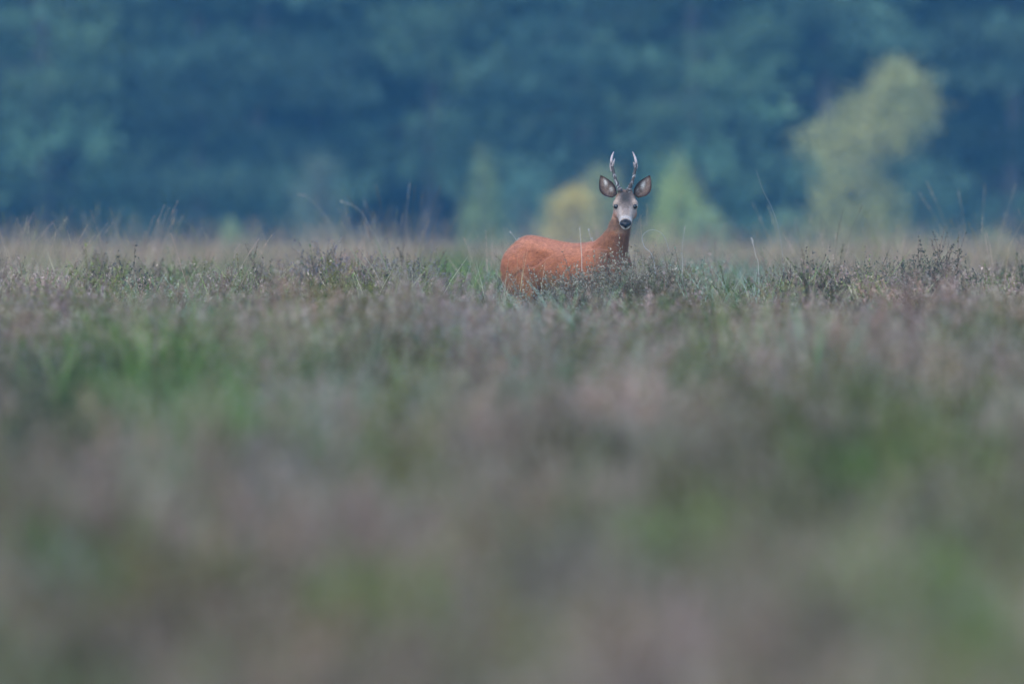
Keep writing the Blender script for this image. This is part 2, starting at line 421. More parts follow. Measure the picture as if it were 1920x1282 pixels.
    # near the deer's hindquarters the heather is lower
    low = (np.abs(x - 0.13) < 0.5) & (y < 56.2) & (y > 50.0); scl[low, 2] *= 0.82
    scatter_object('heather_and_grass', np.stack([x, y, z - .01], -1), rng.uniform(0, 6.283, n), scl, idx, tint, lib,
                   tilt=rng.normal(0, .06, (n, 2)), label='grey brown heather and grass covering the whole open heath', category='heather', kind='stuff')
    print('heath instances', n)
make_heath()

# ------------------------------------------------------------------ countable plants in the sharp zone
def heather_bush(label, x, y, d, wide, tall, seed, tip, leaf, n=70, group=None, name='heather_bush', upright=1.0):
    gx = (x - 960) / FPX * d; gz = float(ground(gx, d))
    e = bpy.data.objects.new(name, None); link(e); e.location = (gx, d, gz - 0.01); e.empty_display_size = .1
    tag(e, label, 'bush', group)
    st, fo = heather(seed, n=n, rad=wide / 2, h=tall, nbr=7, nf=12, fl=(.010, .019), tip=tip, leaf=leaf, upright=upright, split=True)
    obj('stems', st.mesh('stems', M_SOLO), e); obj('foliage', fo.mesh('foliage', M_SOLO), e)
    return e
def top_h(y, d):            # height above the ground of a photo row at distance d
    return H - (y - YH) / FPX * d
GREYTIP = (0.37, 0.305, 0.22); GREYLEAF = (0.17, 0.165, 0.09)
DARKTIP = (0.11, 0.10, 0.08); DARKLEAF = (0.06, 0.07, 0.045)
heather_bush('broad grey-green heather bush hiding the chest and forelegs of the deer', 1135, 0, 55.1, .56, .565, 101, GREYTIP, GREYLEAF, 340)
heather_bush('grey heather bush standing just beyond the chest of the deer, under its head', 1215, 0, 54.9, .56, .56, 102, (0.32, .265, .195), (.13, .14, .075), 280)
heather_bush('low grey heather bush below the belly of the deer', 1050, 0, 54.9, .50, .51, 103, GREYTIP, (.16, .18, .12), 150)
heather_bush('small pale heather bush in front of the hind leg of the deer', 965, 0, 54.6, .44, .40, 104, (.32, .30, .23), GREYLEAF, 130)
heather_bush('dark leggy heather bush with bare upright shoots, below the gap beside the birch', 1768, 0, 57.0, .55, .64, 105, DARKTIP, DARKLEAF, 60, upright=1.3)
heather_bush('dark green heather bush in line with the foot of the yellowish birch', 1668, 0, 56.0, .50, .56, 106, (.16, .15, .11), (.06, .085, .045), 90)
heather_bush('dark brown heather bush between the dark green one and the deer', 1525, 0, 56.6, .50, .56, 107, (.15, .125, .10), DARKLEAF, 90)
heather_bush('compact blackish heather bush far out on the open heath, behind the deer', 222, 0, 57.2, .42, .57, 108, (.11, .10, .085), (.05, .06, .04), 90)
heather_bush('purplish brown heather bush among paler grass tufts, behind the deer', 590, 0, 60.0, .60, .60, 109, (.27, .22, .22), (.13, .12, .10), 80)
heather_bush('brown heather bush with a flat top at the edge of a green grass patch', 770, 0, 59.0, .55, .57, 110, (.28, .23, .22), (.12, .13, .09), 80)
heather_bush('small dark heather bush with rusty brown tips among green grass', 470, 0, 58.5, .40, .54, 111, (.22, .17, .13), DARKLEAF, 60)

def grass_tuft(label, x, d, seed, h, n, col, dry, dryf=.4, group=None, w=.004, droop=.5):
    gx = (x - 960) / FPX * d; gz = float(ground(gx, d))
    a = grass(seed, n=n, rad=.16, h=h, w=w, droop=droop, col=col, dry=dry, dryf=dryf)
    return obj('grass_tuft', a.mesh('grass_tuft', M_SOLO), label=label, category='grass', group=group, loc=(gx, d, gz - .01))
grass_tuft('pale straw grass tuft crossing the haunch of the deer', 962, 55.2, 201, .64, 34, (.42, .38, .20), (.62, .52, .34), .7, droop=.2)
grass_tuft('thin pale grass tuft in front of the thigh of the deer', 1000, 55.1, 202, .62, 22, (.42, .38, .22), (.60, .51, .36), .7, droop=.2)
grass_tuft('yellow-green grass tuft standing against the rump of the deer', 928, 55.4, 203, .60, 40, (.34, .36, .16), (.5, .46, .3), .4)
grass_tuft('green grass tuft growing between two brown heather bushes', 850, 57.0, 204, .60, 60, (.28, .32, .16), (.45, .42, .3), .3)
grass_tuft('light green grass tuft with arching blades beyond the grey heather bushes', 1395, 56.0, 205, .58, 60, (.33, .38, .25), (.5, .47, .38), .3)
grass_tuft('olive grass tuft beside the arched stalk', 1330, 56.5, 206, .56, 50, (.30, .31, .16), (.48, .44, .32), .4)
grass_tuft('yellowish green grass tuft next to the small rusty heather bush', 430, 58.0, 207, .58, 50, (.32, .35, .15), (.5, .46, .3), .3)

def grass_stalk(label, pts, d, w0=.0035, w1=.0016, head=.0, col=(.52, .47, .42), seed=0, headw=.007, smooth=14):
    """pts: photo pixels from the top of the vegetation upward; the stalk is carried on down to the ground"""
    P = np.array([px(a, b, d) for a, b in pts])
    foot = P[0] + (P[0] - P[1]) / max(np.linalg.norm(P[0] - P[1]), 1e-6) * .02; foot = np.array([foot[0], d, float(ground(foot[0], d))])
    P = np.vstack([foot, P])
    # Catmull-Rom
    t = np.linspace(0, len(P) - 1, smooth * (len(P) - 1)); i = np.minimum(t.astype(int), len(P) - 2); f = (t - i)[:, None]
    Pm = P[np.maximum(i - 1, 0)]; P0 = P[i]; P1 = P[i + 1]; P2 = P[np.minimum(i + 2, len(P) - 1)]
    C = .5 * (2 * P0 + (P1 - Pm) * f + (2 * Pm - 5 * P0 + 4 * P1 - P2) * f ** 2 + (3 * P0 - Pm - 3 * P1 + P2) * f ** 3)
    rr = np.random.default_rng(300 + seed); base = C[0].copy(); a = Acc(); C = C - base
    C[:, 1] += np.linspace(0, .05, len(C))
    stalk_path(a, C, w0, w1, head, col, rr, headw)
    return obj('grass_stalk', a.mesh('grass_stalk', M_SOLO), label=label, category='grass', loc=base)
grass_stalk('straight pale grass stalk standing in front of the back of the deer', [(1091, 510), (1090, 470), (1087, 428)], 55.0, .004, .002, .16, (.54, .46, .36), 1, .005)
grass_stalk('thin grass stalk bent over in a hoop, next to the neck of the deer', [(1228, 505), (1208, 462), (1205, 442), (1222, 431), (1243, 440), (1255, 470)], 55.6, .003, .0014, .0, (.42, .42, .38), 2)
grass_stalk('slim upright grass stalk near the hoop-shaped stalk', [(1280, 515), (1279, 470), (1284, 427)], 55.4, .0032, .0012, .10, (.42, .38, .31), 3, .005)
grass_stalk('thick pale grass stalk leaning beside the light green grass tuft', [(1423, 515), (1417, 478), (1410, 448)], 56.4, .0034, .002, .12, (.46, .40, .33), 4, .006)
grass_stalk('very thin tall grass stalk curving above the heath beside the green sapling', [(1470, 520), (1462, 440), (1448, 392), (1430, 355), (1418, 318)], 57.5, .0022, .001, .0, (.34, .32, .29), 5)
grass_stalk('tall blurred grass stalk leaning over the heath', [(715, 480), (697, 432), (672, 392), (640, 378)], 66.0, .003, .0015, .2, (.42, .38, .32), 6, .007)
grass_stalk('upright blurred grass stalk reaching up before the dark wood', [(770, 480), (761, 420), (768, 345)], 68.0, .0026, .0014, .15, (.36, .33, .28), 7, .006)
grass_stalk('faint leaning grass stalk beside the upright blurred one', [(725, 480), (700, 420), (682, 375)], 70.0, .0026, .0014, .15, (.36, .33, .28), 8, .006)
grass_stalk('long bent grass stalk with a nodding head above the heath', [(640, 470), (612, 410), (580, 372), (560, 365)], 70.0, .003, .0015, .2, (.36, .33, .28), 9, .007)
grass_stalk('thin leaning grass stalk rising behind the rump of the deer', [(975, 470), (968, 450), (958, 436)], 58.0, .003, .0016, .05, (.5, .46, .4), 10)
grass_stalk('short slim grass stalk rising behind the back of the deer', [(1112, 470), (1108, 448), (1104, 432)], 58.5, .003, .0016, .05, (.5, .46, .42), 11)

# ------------------------------------------------------------------ trees
def tube(acc, P, rad, sides=8, col=(0.13, 0.09, 0.07)):
    P = np.asarray(P, float); K = len(P); T = unit(np.gradient(P, axis=0)); ref = np.array([0.31, 0.17, 0.05]) if abs(T[0][2]) > .7 else np.array([0, 0, 1.])
    A = unit(np.cross(T, ref)); B = np.cross(T, A); an = np.arange(sides) / sides * 6.28318
    V = P[:, None] + (A[:, None] * np.cos(an)[None, :, None] + B[:, None] * np.sin(an)[None, :, None]) * np.asarray(rad)[:, None, None]
    i = (np.arange(K - 1) * sides)[:, None] + np.arange(sides)[None]; j = (np.arange(K - 1) * sides)[:, None] + ((np.arange(sides) + 1) % sides)[None]
    acc.add(V.reshape(-1, 3), np.stack([i, j, j + sides, i + sides], -1).reshape(-1, 4), np.array(col))

def pine_meshes(seed, height=13.0, low=0.9, reach=2.4, col=(0.045, 0.085, 0.05)):
    r = np.random.default_rng(seed); tr = Acc(); lb = Acc(); cr = Acc()
    s = np.linspace(0, 1, 14); bend = r.normal(0, .25, 2)
    P = np.stack([bend[0] * s ** 2 + .06 * np.sin(s * 7), bend[1] * s ** 2 + .06 * np.cos(s * 6) - .06, s * height], -1)
    tube(tr, P, .19 * (1 - s) ** .8 + .012, 9)
    z = low; wv0 = r.uniform(0, 6.28)
    while z < height - .3:
        for _ in range(r.integers(3, 6)):
            az = r.uniform(0, 6.283); L = reach * (1 - .75 * (z / height) ** 1.4) * r.uniform(.5, 1.15)
            o = np.array([math.cos(az), math.sin(az), 0]); t = np.linspace(0, 1, 6)
            k = z / height * 13; i0 = min(int(k), 12); B0 = P[i0] + (P[i0 + 1] - P[i0]) * (k - i0)
            rise = r.uniform(-.5, .6); LP = B0 + o * (L * t)[:, None] + np.array([0, 0, 1.]) * (L * (rise * t - .25 * t ** 2 + .18 * t ** 3))[:, None]
            tube(lb, LP, .035 * (1 - t) + .006, 5)
            # clumps of needles toward the limb's end and its twigs
            m = int(10 + 15 * L); pad = math.exp(.56 * math.sin(2.4 * z + wv0) + .38 * math.sin(az * 2 + z * 1.3) + r.normal(0, .25)) * .95; ph = r.uniform(0, 1)
            u = r.uniform(.3, 1.08, m) ** .8; f = np.clip(u, 0, 1) * 5; ii = np.minimum(f.astype(int), 4); C = LP[ii] + (LP[ii + 1] - LP[ii]) * (f - ii)[:, None]
            side = np.cross(o, [0, 0, 1.]); C = C + side * (r.normal(0, .30 * L + .12, (m, 1))) + np.array([0, 0, 1.]) * r.normal(.04, .13, (m, 1)) + o * r.normal(0, .12, (m, 1))
            nn = 13; q = m * nn; qi = np.repeat(np.arange(m), nn)
            dd = unit(r.normal(0, 1, (q, 3)) + o * .5 + np.array([0, 0, .35])); st = C[qi] + dd * r.uniform(0, .10, (q, 1)) + r.normal(0, .05, (q, 3))
            V, F = flecks(st, dd, r.uniform(.11, .21, q), r.uniform(.03, .06, q), r)
            tone = pad * np.repeat(r.uniform(.75, 1.25, (m, 1)), nn, 0) * r.uniform(.75, 1.25, (q, 1))
            hue = ph * .7 + .3 * np.repeat(r.uniform(0, 1, (m, 1)), nn, 0); c = np.array(col) * tone * (1 + hue * np.array([.5, .25, .0]))
            cr.add(V, F, np.repeat(c, 4, 0))
        z += r.uniform(.2, .42)
    return tr.mesh('pine_trunk', M_BARK, True), lb.mesh('pine_limbs', M_BARK, True), cr.mesh('pine_crown', M_TREESOLO)
M_TREESOLO = plant_mat('tree_needles', .25, tint=False, vary=.3)

PINES = [pine_meshes(500 + i, height=12 + i, low=(.9, 1.6, 1.2, .5, 1.0)[i], reach=(2.5, 2.2, 2.7, 2.3, 2.0)[i],
                     col=((.048, .088, .062), (.058, .108, .068), (.050, .100, .076), (.070, .128, .076), (.046, .086, .06))[i]) for i in range(5)]

def pine(x, y, k, rz, sc, label, group=None):
    e = bpy.data.objects.new('pine_tree', None); link(e); e.location = (x, y, float(ground(x, y)) - .03); e.rotation_euler = (0, 0, rz); e.scale = (sc,) * 3
    tag(e, label, 'pine tree', group)
    tr, lb, cr = PINES[k]
    t = obj('trunk', tr, e); obj('limbs', lb, t); obj('crown', cr, e)
    return e
FRONT_Y = 224.0
fr = np.random.default_rng(77)
PLAB = 'dark pine tree in the front row of the wood with foliage hanging near the ground'
xs = np.arange(-17.5, 18, 2.7)
for i, x in enumerate(xs):
    lab = {-4.9: 'dark pine tree of the front row rising behind the little light green sapling', 3.2: 'dark pine tree of the front row rising behind the bright green cone-shaped sapling', 5.9: 'dark pine tree of the front row directly behind the yellowish birch'}
    lab = [v for k_, v in lab.items() if abs(k_ - x) < 1.3]
    pine(float(x + fr.normal(0, .5)), FRONT_Y + 2 + float(fr.uniform(0, 4)), i % 5, float(fr.uniform(0, 6.28)), float(fr.uniform(.9, 1.15)), lab[0] if lab else PLAB, 'pines along the edge of the wood')

# the wood behind: reads as one mass
libw = bpy.data.collections.new('wood_sources')
for i, (tr, lb, cr) in enumerate(PINES):
    a = bpy.data.objects.new('p%d' % i, cr); libw.objects.link(a)
    # trunk joined with crown source
for i, (tr, lb, cr) in enumerate(PINES):
    a = bpy.data.objects.new('q%d' % i, tr); libw.objects.link(a)
for i in range(3):
    libw.objects.link(bpy.data.objects.new('r%d' % i, pine_meshes(500 + i, height=12 + i, low=3.4, reach=2.6, col=(.045, .085, .06))[2]))
def make_wood():
    P = []; k = []
    for row in range(13):
        yy = FRONT_Y + 8 + row * 4.2; hw = .045 * yy * 1.15 + 9
        for x in np.arange(-hw, hw, 2.1):
            P.append((x + fr.normal(0, .7), yy + fr.normal(0, 1.1), -.05)); k.append(int(fr.integers(10, 13)) if row < 9 else int(fr.integers(0, 5)))
    P = np.array(P); k = np.array(k); n = len(P); rz = fr.uniform(0, 6.28, n); sc = np.repeat(fr.uniform(.85, 1.25, (n, 1)), 3, 1)
    P2 = np.concatenate([P, P]); scatter_object('pine_wood', P2, np.concatenate([rz, rz]), np.concatenate([sc, sc]), np.concatenate([k, np.where(k >= 10, k - 5, k + 5)]), np.ones((2 * n, 3)), libw,
                   label='deep dark pine wood closing off the heath behind the front row', category='wood', kind='stuff')
make_wood()

def leafy_meshes(seed, height, width, col, shape='cone', n=1500, leaf=.06, trunk_r=.04, multi=1, bark=None, yellow=.3, prof=None, gap=.08):
    """a small deciduous tree: trunk(s), limbs, and leaf clumps"""
    r = np.random.default_rng(seed); tr = Acc(); cr = Acc(); s = np.linspace(0, 1, 9)
    for m in range(multi):
        off = r.normal(0, width * .16, 2) if multi > 1 else r.normal(0, width * .04, 2); hh = height * (1 if m == 0 else r.uniform(.6, .9))
        P = np.stack([off[0] * s ** 1.2, off[1] * s ** 1.2, s * hh], -1); tube(tr, P, trunk_r * (1 - s) ** .9 + .006, 7)
    nc = max(16, n // 16); zc = r.uniform(.06, 1.0, nc) if shape != 'cone' or prof is not None else 1 - .94 * np.sqrt(r.uniform(0, 1, nc))
    if prof is None:
        wz = {'cone': lambda z: (1 - z) ** 1.0, 'oval': lambda z: np.sqrt(np.clip(1 - ((z - .5) / .52) ** 2, 0, 1)), 'round': lambda z: np.sqrt(np.clip(1 - ((z - .42) / .58) ** 2, 0, 1))}[shape](zc)
        cx0 = np.zeros(nc)
    else:
        pz = np.array([p[0] for p in prof]); lo = np.interp(zc, pz, [p[1] for p in prof]); hi = np.interp(zc, pz, [p[2] for p in prof])
        wz = (hi - lo) / width; cx0 = (hi + lo) / 2
    az = r.uniform(0, 6.283, nc); rad = width / 2 * wz * np.sqrt(r.uniform(.05, 1, nc))
    C = np.stack([cx0 + np.cos(az) * rad, np.sin(az) * rad, zc * height], -1)
    sc_ = 5.5 / max(width, .6); ph_ = r.uniform(0, 6.28, 3)
    nz_ = np.sin(C[:, 0] * sc_ * 2 + ph_[0] + C[:, 2] * 1.5) + np.sin(C[:, 2] * sc_ * 1.6 + ph_[1]) + np.sin(C[:, 1] * sc_ * 2 + ph_[2])
    C = C[nz_ > np.quantile(nz_, gap)]; nc = len(C)
    for c in C[:: max(1, nc // 60)]:
        z0 = max(.1, c[2] - .35 * np.hypot(c[0], c[1]) - .25); B0 = np.array([0, 0, z0]); t = np.linspace(0, 1, 4)[:, None]
        tube(tr, B0 + (c - B0) * t + np.array([0, 0, -.08]) * t * (1 - t), np.array([.016, .012, .008, .004]) * (1 + trunk_r * 6), 4)
    nn = 16; q = nc * nn; qi = np.repeat(np.arange(nc), nn); sp = .06 + .05 * width
    L0 = C[qi] + r.normal(0, sp, (q, 3)) * [1, 1, .8]; dd = unit(r.normal(0, 1, (q, 3)) + [0, 0, -.3])
    V, F = flecks(L0, dd, r.uniform(.7, 1.3, q) * leaf, r.uniform(.5, .9, q) * leaf, r)
    tone = np.repeat(r.uniform(.7, 1.3, (nc, 1)), nn, 0); y = np.repeat(r.uniform(0, yellow, (nc, 1)), nn, 0)
    cr.add(V, F, np.repeat(np.array(col) * tone * (1 + y * np.array([1.1, .4, 0])), 4, 0))
    return tr.mesh('trunk', bark or M_BARK, True), cr.mesh('crown', M_TREESOLO)

def leafy(name, label, cat, xpx, d, ytop, wpx, col, seed, group=None, **kw):
    x = (xpx - 960) / FPX * d; h = top_h(ytop, d) ; wd = wpx / FPX * d
    e = bpy.data.objects.new(name, None); link(e); e.location = (x, d, float(ground(x, d)) - .02); tag(e, label, cat, group)
    tr, cr = leafy_meshes(seed, h, wd, col, **kw)
    obj('trunk', tr, e); obj('crown', cr, e); return e
dB = 212.0; sB = dB / FPX
prof = [(0.0, -.50, .55), (.12, -.75, .75), (.28, -.95, .75), (.45, -1.2, .72), (.56, -1.35, .95), (.62, -1.3, 1.0), (.70, -.7, 1.25), (.80, -.25, 1.35), (.90, .1, 1.2), (1.0, .55, .95)]
leafy('birch_tree', 'pale yellowish birch tree standing alone before the dark wood', 'birch tree', 1613, dB, 116, 270, (.32, .33, .125), 601, n=15000, leaf=.085, gap=.28, trunk_r=.035, multi=3, bark=M_BIRCH, yellow=.3, prof=prof)
leafy('sapling', 'bright green cone-shaped sapling behind the antlered head of the deer', 'sapling', 1272, 205, 262, 160, (.34, .42, .13), 602, n=6000, shape='cone', leaf=.05)
leafy('sapling', 'slim dull green sapling rising behind the rump of the deer', 'sapling', 905, 209, 268, 120, (.21, .28, .11), 603, n=4500, shape='cone', leaf=.05)
leafy('sapling', 'bluish green sapling squeezed between the slim sapling and the yellow shrub', 'sapling', 985, 213, 325, 100, (.10, .20, .14), 604, n=4000, shape='oval', leaf=.05)
leafy('shrub', 'straw yellow shrub behind the back of the deer', 'shrub', 1072, 202, 352, 115, (.52, .43, .13), 605, n=4000, shape='round', leaf=.05)
leafy('shrub', 'olive green shrub filling the space behind the neck of the deer', 'shrub', 1128, 206, 320, 100, (.26, .29, .13), 606, n=4000, shape='oval', leaf=.05)
leafy('sapling', 'little light green sapling alone at the dark foot of the wood', 'sapling', 435, 200, 408, 60, (.26, .34, .14), 607, n=2000, shape='cone', leaf=.045)
leafy('shrub', 'low light green shrub at the foot of the cone-shaped sapling', 'shrub', 1325, 200, 405, 90, (.26, .34, .15), 608, n=3000, shape='round', leaf=.045)
leafy('shrub', 'low grey-green shrub at the foot of the yellowish birch', 'shrub', 1480, 205, 395, 90, (.15, .23, .13), 609, n=3000, shape='round', leaf=.045)
leafy('shrub', 'small yellow-green shrub peeping over the heath beyond the dark leggy heather bush', 'shrub', 1865, 200, 438, 60, (.30, .33, .14), 610, n=1500, shape='round', leaf=.045)
leafy('shrub', 'dull grey shrub under the pines with a rounded top', 'shrub', 600, 216, 300, 110, (.13, .18, .12), 611, n=3500, shape='oval', leaf=.055)
leafy('shrub', 'dark teal shrub low under the pines beyond the birch', 'shrub', 1730, 214, 330, 110, (.10, .18, .12), 612, n=3500, shape='round', leaf=.055)

# ------------------------------------------------------------------ the roe deer
def loft(acc, C, A, B, n=24, pw=2.0):
    """closed loft: centres C (K,3), half-axis vectors A, B (K,3)"""
    C, A, B = map(lambda q: np.asarray(q, float), (C, A, B)); K = len(C); t = np.arange(n) / n * 2 * np.pi
    ca = np.sign(np.cos(t)) * np.abs(np.cos(t)) ** (2 / pw); sa = np.sign(np.sin(t)) * np.abs(np.sin(t)) ** (2 / pw)
    V = C[:, None] + A[:, None] * ca[None, :, None] + B[:, None] * sa[None, :, None]
    V = V.reshape(-1, 3); F = []
    for k in range(K - 1):
        for j in range(n):
            F.append((k * n + j, k * n + (j + 1) % n, (k + 1) * n + (j + 1) % n, (k + 1) * n + j))
    b = len(V); V = np.vstack([V, C[0], C[-1]])
    tri = [(b, (j + 1) % n, j) for j in range(n)] + [(b + 1, (K - 1) * n + j, (K - 1) * n + (j + 1) % n) for j in range(n)]
    acc.append((V, F, tri))

def spline(P, m):
    P = np.asarray(P, float); t = np.linspace(0, len(P) - 1, m); i = np.minimum(t.astype(int), len(P) - 2); f = (t - i)[:, None]
    Pm = P[np.maximum(i - 1, 0)]; P0 = P[i]; P1 = P[i + 1]; P2 = P[np.minimum(i + 2, len(P) - 1)]
    return .5 * (2 * P0 + (P1 - Pm) * f + (2 * Pm - 5 * P0 + 4 * P1 - P2) * f ** 2 + (3 * P0 - Pm - 3 * P1 + P2) * f ** 3)

def limb(acc, pts, n=16, m=26):
    """pts: (x,y,z, fore-aft radius, lateral radius)"""
    Q = spline(pts, m); C = Q[:, :3]; T = unit(np.gradient(C, axis=0)); lat = np.array([0, 1., 0]) - T * T[:, 1:2]; lat = unit(lat); fa = np.cross(lat, T)
    loft(acc, C, fa * Q[:, 3:4], lat * Q[:, 4:5], n)

HEAD = R(38)
hf = np.array([math.sin(HEAD), -math.cos(HEAD), 0])      # towards the camera, in deer axes (x forward, y left, z up)
hs = np.array([math.cos(HEAD), math.sin(HEAD), 0])       # deer's left = picture right while it faces us
PIT = R(36)
ha = hf * math.cos(PIT) - np.array([0, 0, 1]) * math.sin(PIT)
hu = hf * math.sin(PIT) + np.array([0, 0, 1]) * math.cos(PIT)
HO = np.array([.318, 0, .884])                           # centre of the skull
def hp(t, s, u): return HO + ha * t + hs * s + hu * u

def face_color(t, s, u, rnd):
    """t along the face (0 skull .. .2 nose), s sideways, u up from the head axis"""
    n = len(t); c = np.zeros((n, 3))
    grey = np.array([.24, .195, .17]); cream = np.array([.31, .225, .17]); white = np.array([.60, .54, .49]); black = np.array([.018, .018, .02])
    brown = np.array([.22, .12, .07]); dark = np.array([.04, .034, .03]); mid = np.array([.135, .10, .082])
    def mixin(w_, col):
        w_ = np.clip(w_, 0, 1)[:, None]; c[:] = c * (1 - w_) + col * w_
    c[:] = brown
    mixin(smooth01((t + .02) / .05), cream)
    # grizzled forehead, black between the antlers
    mixin(.9 * np.exp(-(s / .038) ** 4) * smooth01((t + .01) / .02) * smooth01((.125 - t) / .03) * (u > -.01), mid)
    mixin(.97 * np.exp(-(s / .027) ** 4 - ((t - .030) / .040) ** 4) * (u > 0), dark * 1.3)
    mixin(.7 * np.exp(-((np.abs(s) - .043) / .010) ** 2 - ((t - .045) / .022) ** 2) * (u > 0), np.array([.40, .29, .21]))
    spk = np.sin(s * 900 + 3 * np.sin(t * 700)) * np.sin(t * 1100 + 2 * np.sin(s * 500))
    c *= (1 + .35 * spk * (u > 0) * smooth01((t + .0) / .03) * smooth01((.15 - t) / .03))[:, None]
    mixin(.5 * np.exp(-(s / .012) ** 2) * smooth01((t - .01) / .02) * smooth01((.09 - t) / .03) * (u > 0), dark)
    # cheeks and bridge
    mixin(.75 * smooth01((t - .075) / .03) * smooth01((np.abs(s) - .012) / .012) * smooth01((u + .03) / .02), np.array([.36, .30, .26]))
    mixin(.6 * smooth01((t - .085) / .03) * smooth01((.016 - np.abs(s)) / .01), grey)
    mixin(.75 * np.exp(-((t - .160) / .010) ** 2) * smooth01((u + .012) / .01), white * .72)
    mixin(.6 * smooth01((-.005 - u) / .02) * smooth01((t - .03) / .03), brown)
    mixin(.6 * smooth01((t - .10) / .03) * smooth01((np.abs(s) - .026) / .008) * smooth01((.15 - t) / .02), np.array([.24, .16, .115]))
    # muzzle: black pad, black lip corner, white chin
    mixin(.95 * smooth01((t - .174) / .008) * smooth01((u + .008) / .006), black)
    mixin(.98 * smooth01((t - .155) / .010) * smooth01((-.009 - u) / .005), white * 1.15)
    mixin(.95 * np.exp(-(s / .011) ** 4) * smooth01((t - .172) / .008) * smooth01((u + .018) / .005) , black)
    mixin(.65 * smooth01((np.abs(s) - .040) / .014) * smooth01((t - .02) / .03) * smooth01((.01 - u) / .02), brown)
    mixin(.8 * smooth01((.012 - t) / .03) * smooth01((np.abs(s) - .02) / .02), brown)
    # dark tear line under the eyes
    mixin(.6 * np.exp(-((np.abs(s) - .040) / .006) ** 2 - ((t - .082) / .012) ** 2) * (u > .0), dark)
    return c

def deer_colors(V, N, rnd):
    x, y, z = V.T
    rel = V - HO; t = rel @ ha; s = rel @ hs; u = rel @ hu
    red = np.array([.36, .124, .056]); pinkred = np.array([.44, .185, .108]); belly = np.array([.25, .12, .052]); brown = np.array([.25, .115, .06]); dk = np.array([.15, .075, .042]); yel = np.array([.46, .22, .07])
    c = np.repeat(red[None], len(V), 0)
    def mixin(w_, col):
        w_ = np.clip(w_, 0, 1)[:, None]; c[:] = c * (1 - w_) + col * w_
    mixin(.7 * smooth01((N[:, 2] - .2) / .6), pinkred)  # sky light on the upward-facing back, painted in as paler pink
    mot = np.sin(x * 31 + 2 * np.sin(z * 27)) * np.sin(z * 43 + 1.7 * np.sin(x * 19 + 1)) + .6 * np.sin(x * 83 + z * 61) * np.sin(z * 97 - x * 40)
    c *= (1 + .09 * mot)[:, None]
    mixin(.8 * smooth01((.60 - z) / .15), belly)  # browner lower coat, with the shade low on the body painted in
    mixin(.45 * np.exp(-((x + .165 + (z - .5) * .25) / .035) ** 2) * smooth01((.60 - z) / .1), np.array([.19, .085, .04]))      # shade in the fold of the flank, painted into the coat
    mixin(.35 * np.exp(-((x - .095 - (z - .5) * .2) / .03) ** 2) * smooth01((.62 - z) / .1), np.array([.22, .10, .05]))  # shade in the hollow behind the shoulder, painted as a darker streak
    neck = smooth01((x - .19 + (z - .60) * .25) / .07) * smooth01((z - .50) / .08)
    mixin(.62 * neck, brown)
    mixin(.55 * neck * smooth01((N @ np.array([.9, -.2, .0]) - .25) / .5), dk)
    mixin(.6 * smooth01((-.36 - x) / .05) * smooth01((.62 - z) / .08), yel)
    headw = smooth01((z - .80) / .05) * smooth01((t + .055) / .03)
    fc = face_color(t, s, u, rnd)
    c = c * (1 - headw[:, None]) + fc * headw[:, None]
    chin = smooth01((t - .10) / .02) * (z > .73) * (np.abs(s) < .05)
    c = c * (1 - chin[:, None]) + fc * chin[:, None]
    throat = smooth01((t - .0) / .06) * smooth01((-.035 - u) / .02) * (z > .74) * (z < .86)
    c = c * (1 - .4 * throat[:, None]) + np.array([.30, .21, .15]) * .4 * throat[:, None]
    return c

def deer_mat(name, grain=260, rough=.85):
    m, n, out = mat_new(name); L = n.links.new
    a = n.nodes.new('ShaderNodeAttribute'); a.attribute_name = 'Col'
    tc = n.nodes.new('ShaderNodeTexCoord'); ns = n.nodes.new('ShaderNodeTexNoise'); ns.inputs['Scale'].default_value = grain; ns.inputs['Detail'].default_value = 4
    mr = n.nodes.new('ShaderNodeMapRange'); mr.inputs[1].default_value = .3; mr.inputs[2].default_value = .7; mr.inputs[3].default_value = .65; mr.inputs[4].default_value = 1.35
    hv = n.nodes.new('ShaderNodeHueSaturation'); b = n.nodes.new('ShaderNodeBsdfPrincipled'); b.inputs['Roughness'].default_value = rough
    b.inputs['Specular IOR Level'].default_value = .12
    L(tc.outputs['Object'], ns.inputs[0]); L(ns.outputs[0], mr.inputs[0]); L(mr.outputs[0], hv.inputs['Value']); L(a.outputs['Color'], hv.inputs['Color']); L(hv.outputs[0], b.inputs['Base Color']); L(b.outputs[0], out.inputs[0])
    return m

def plain_mat(name, col, rough=.5, spec=.5, coat=0):
    m, n, out = mat_new(name); b = n.nodes.new('ShaderNodeBsdfPrincipled')
    ns = n.nodes.new('ShaderNodeTexNoise'); ns.inputs['Scale'].default_value = 140; tc = n.nodes.new('ShaderNodeTexCoord')
    mx = n.nodes.new('ShaderNodeMix'); mx.data_type = 'RGBA'; mx.inputs[6].default_value = (*[c * .75 for c in col], 1); mx.inputs[7].default_value = (*[c * 1.25 for c in col], 1)
    n.links.new(tc.outputs['Object'], ns.inputs[0]); n.links.new(ns.outputs[0], mx.inputs[0]); n.links.new(mx.outputs[2], b.inputs['Base Color'])
    b.inputs['Roughness'].default_value = rough; b.inputs['Specular IOR Level'].default_value = spec; b.inputs['Coat Weight'].default_value = coat
    n.links.new(b.outputs[0], out.inputs[0]); return m

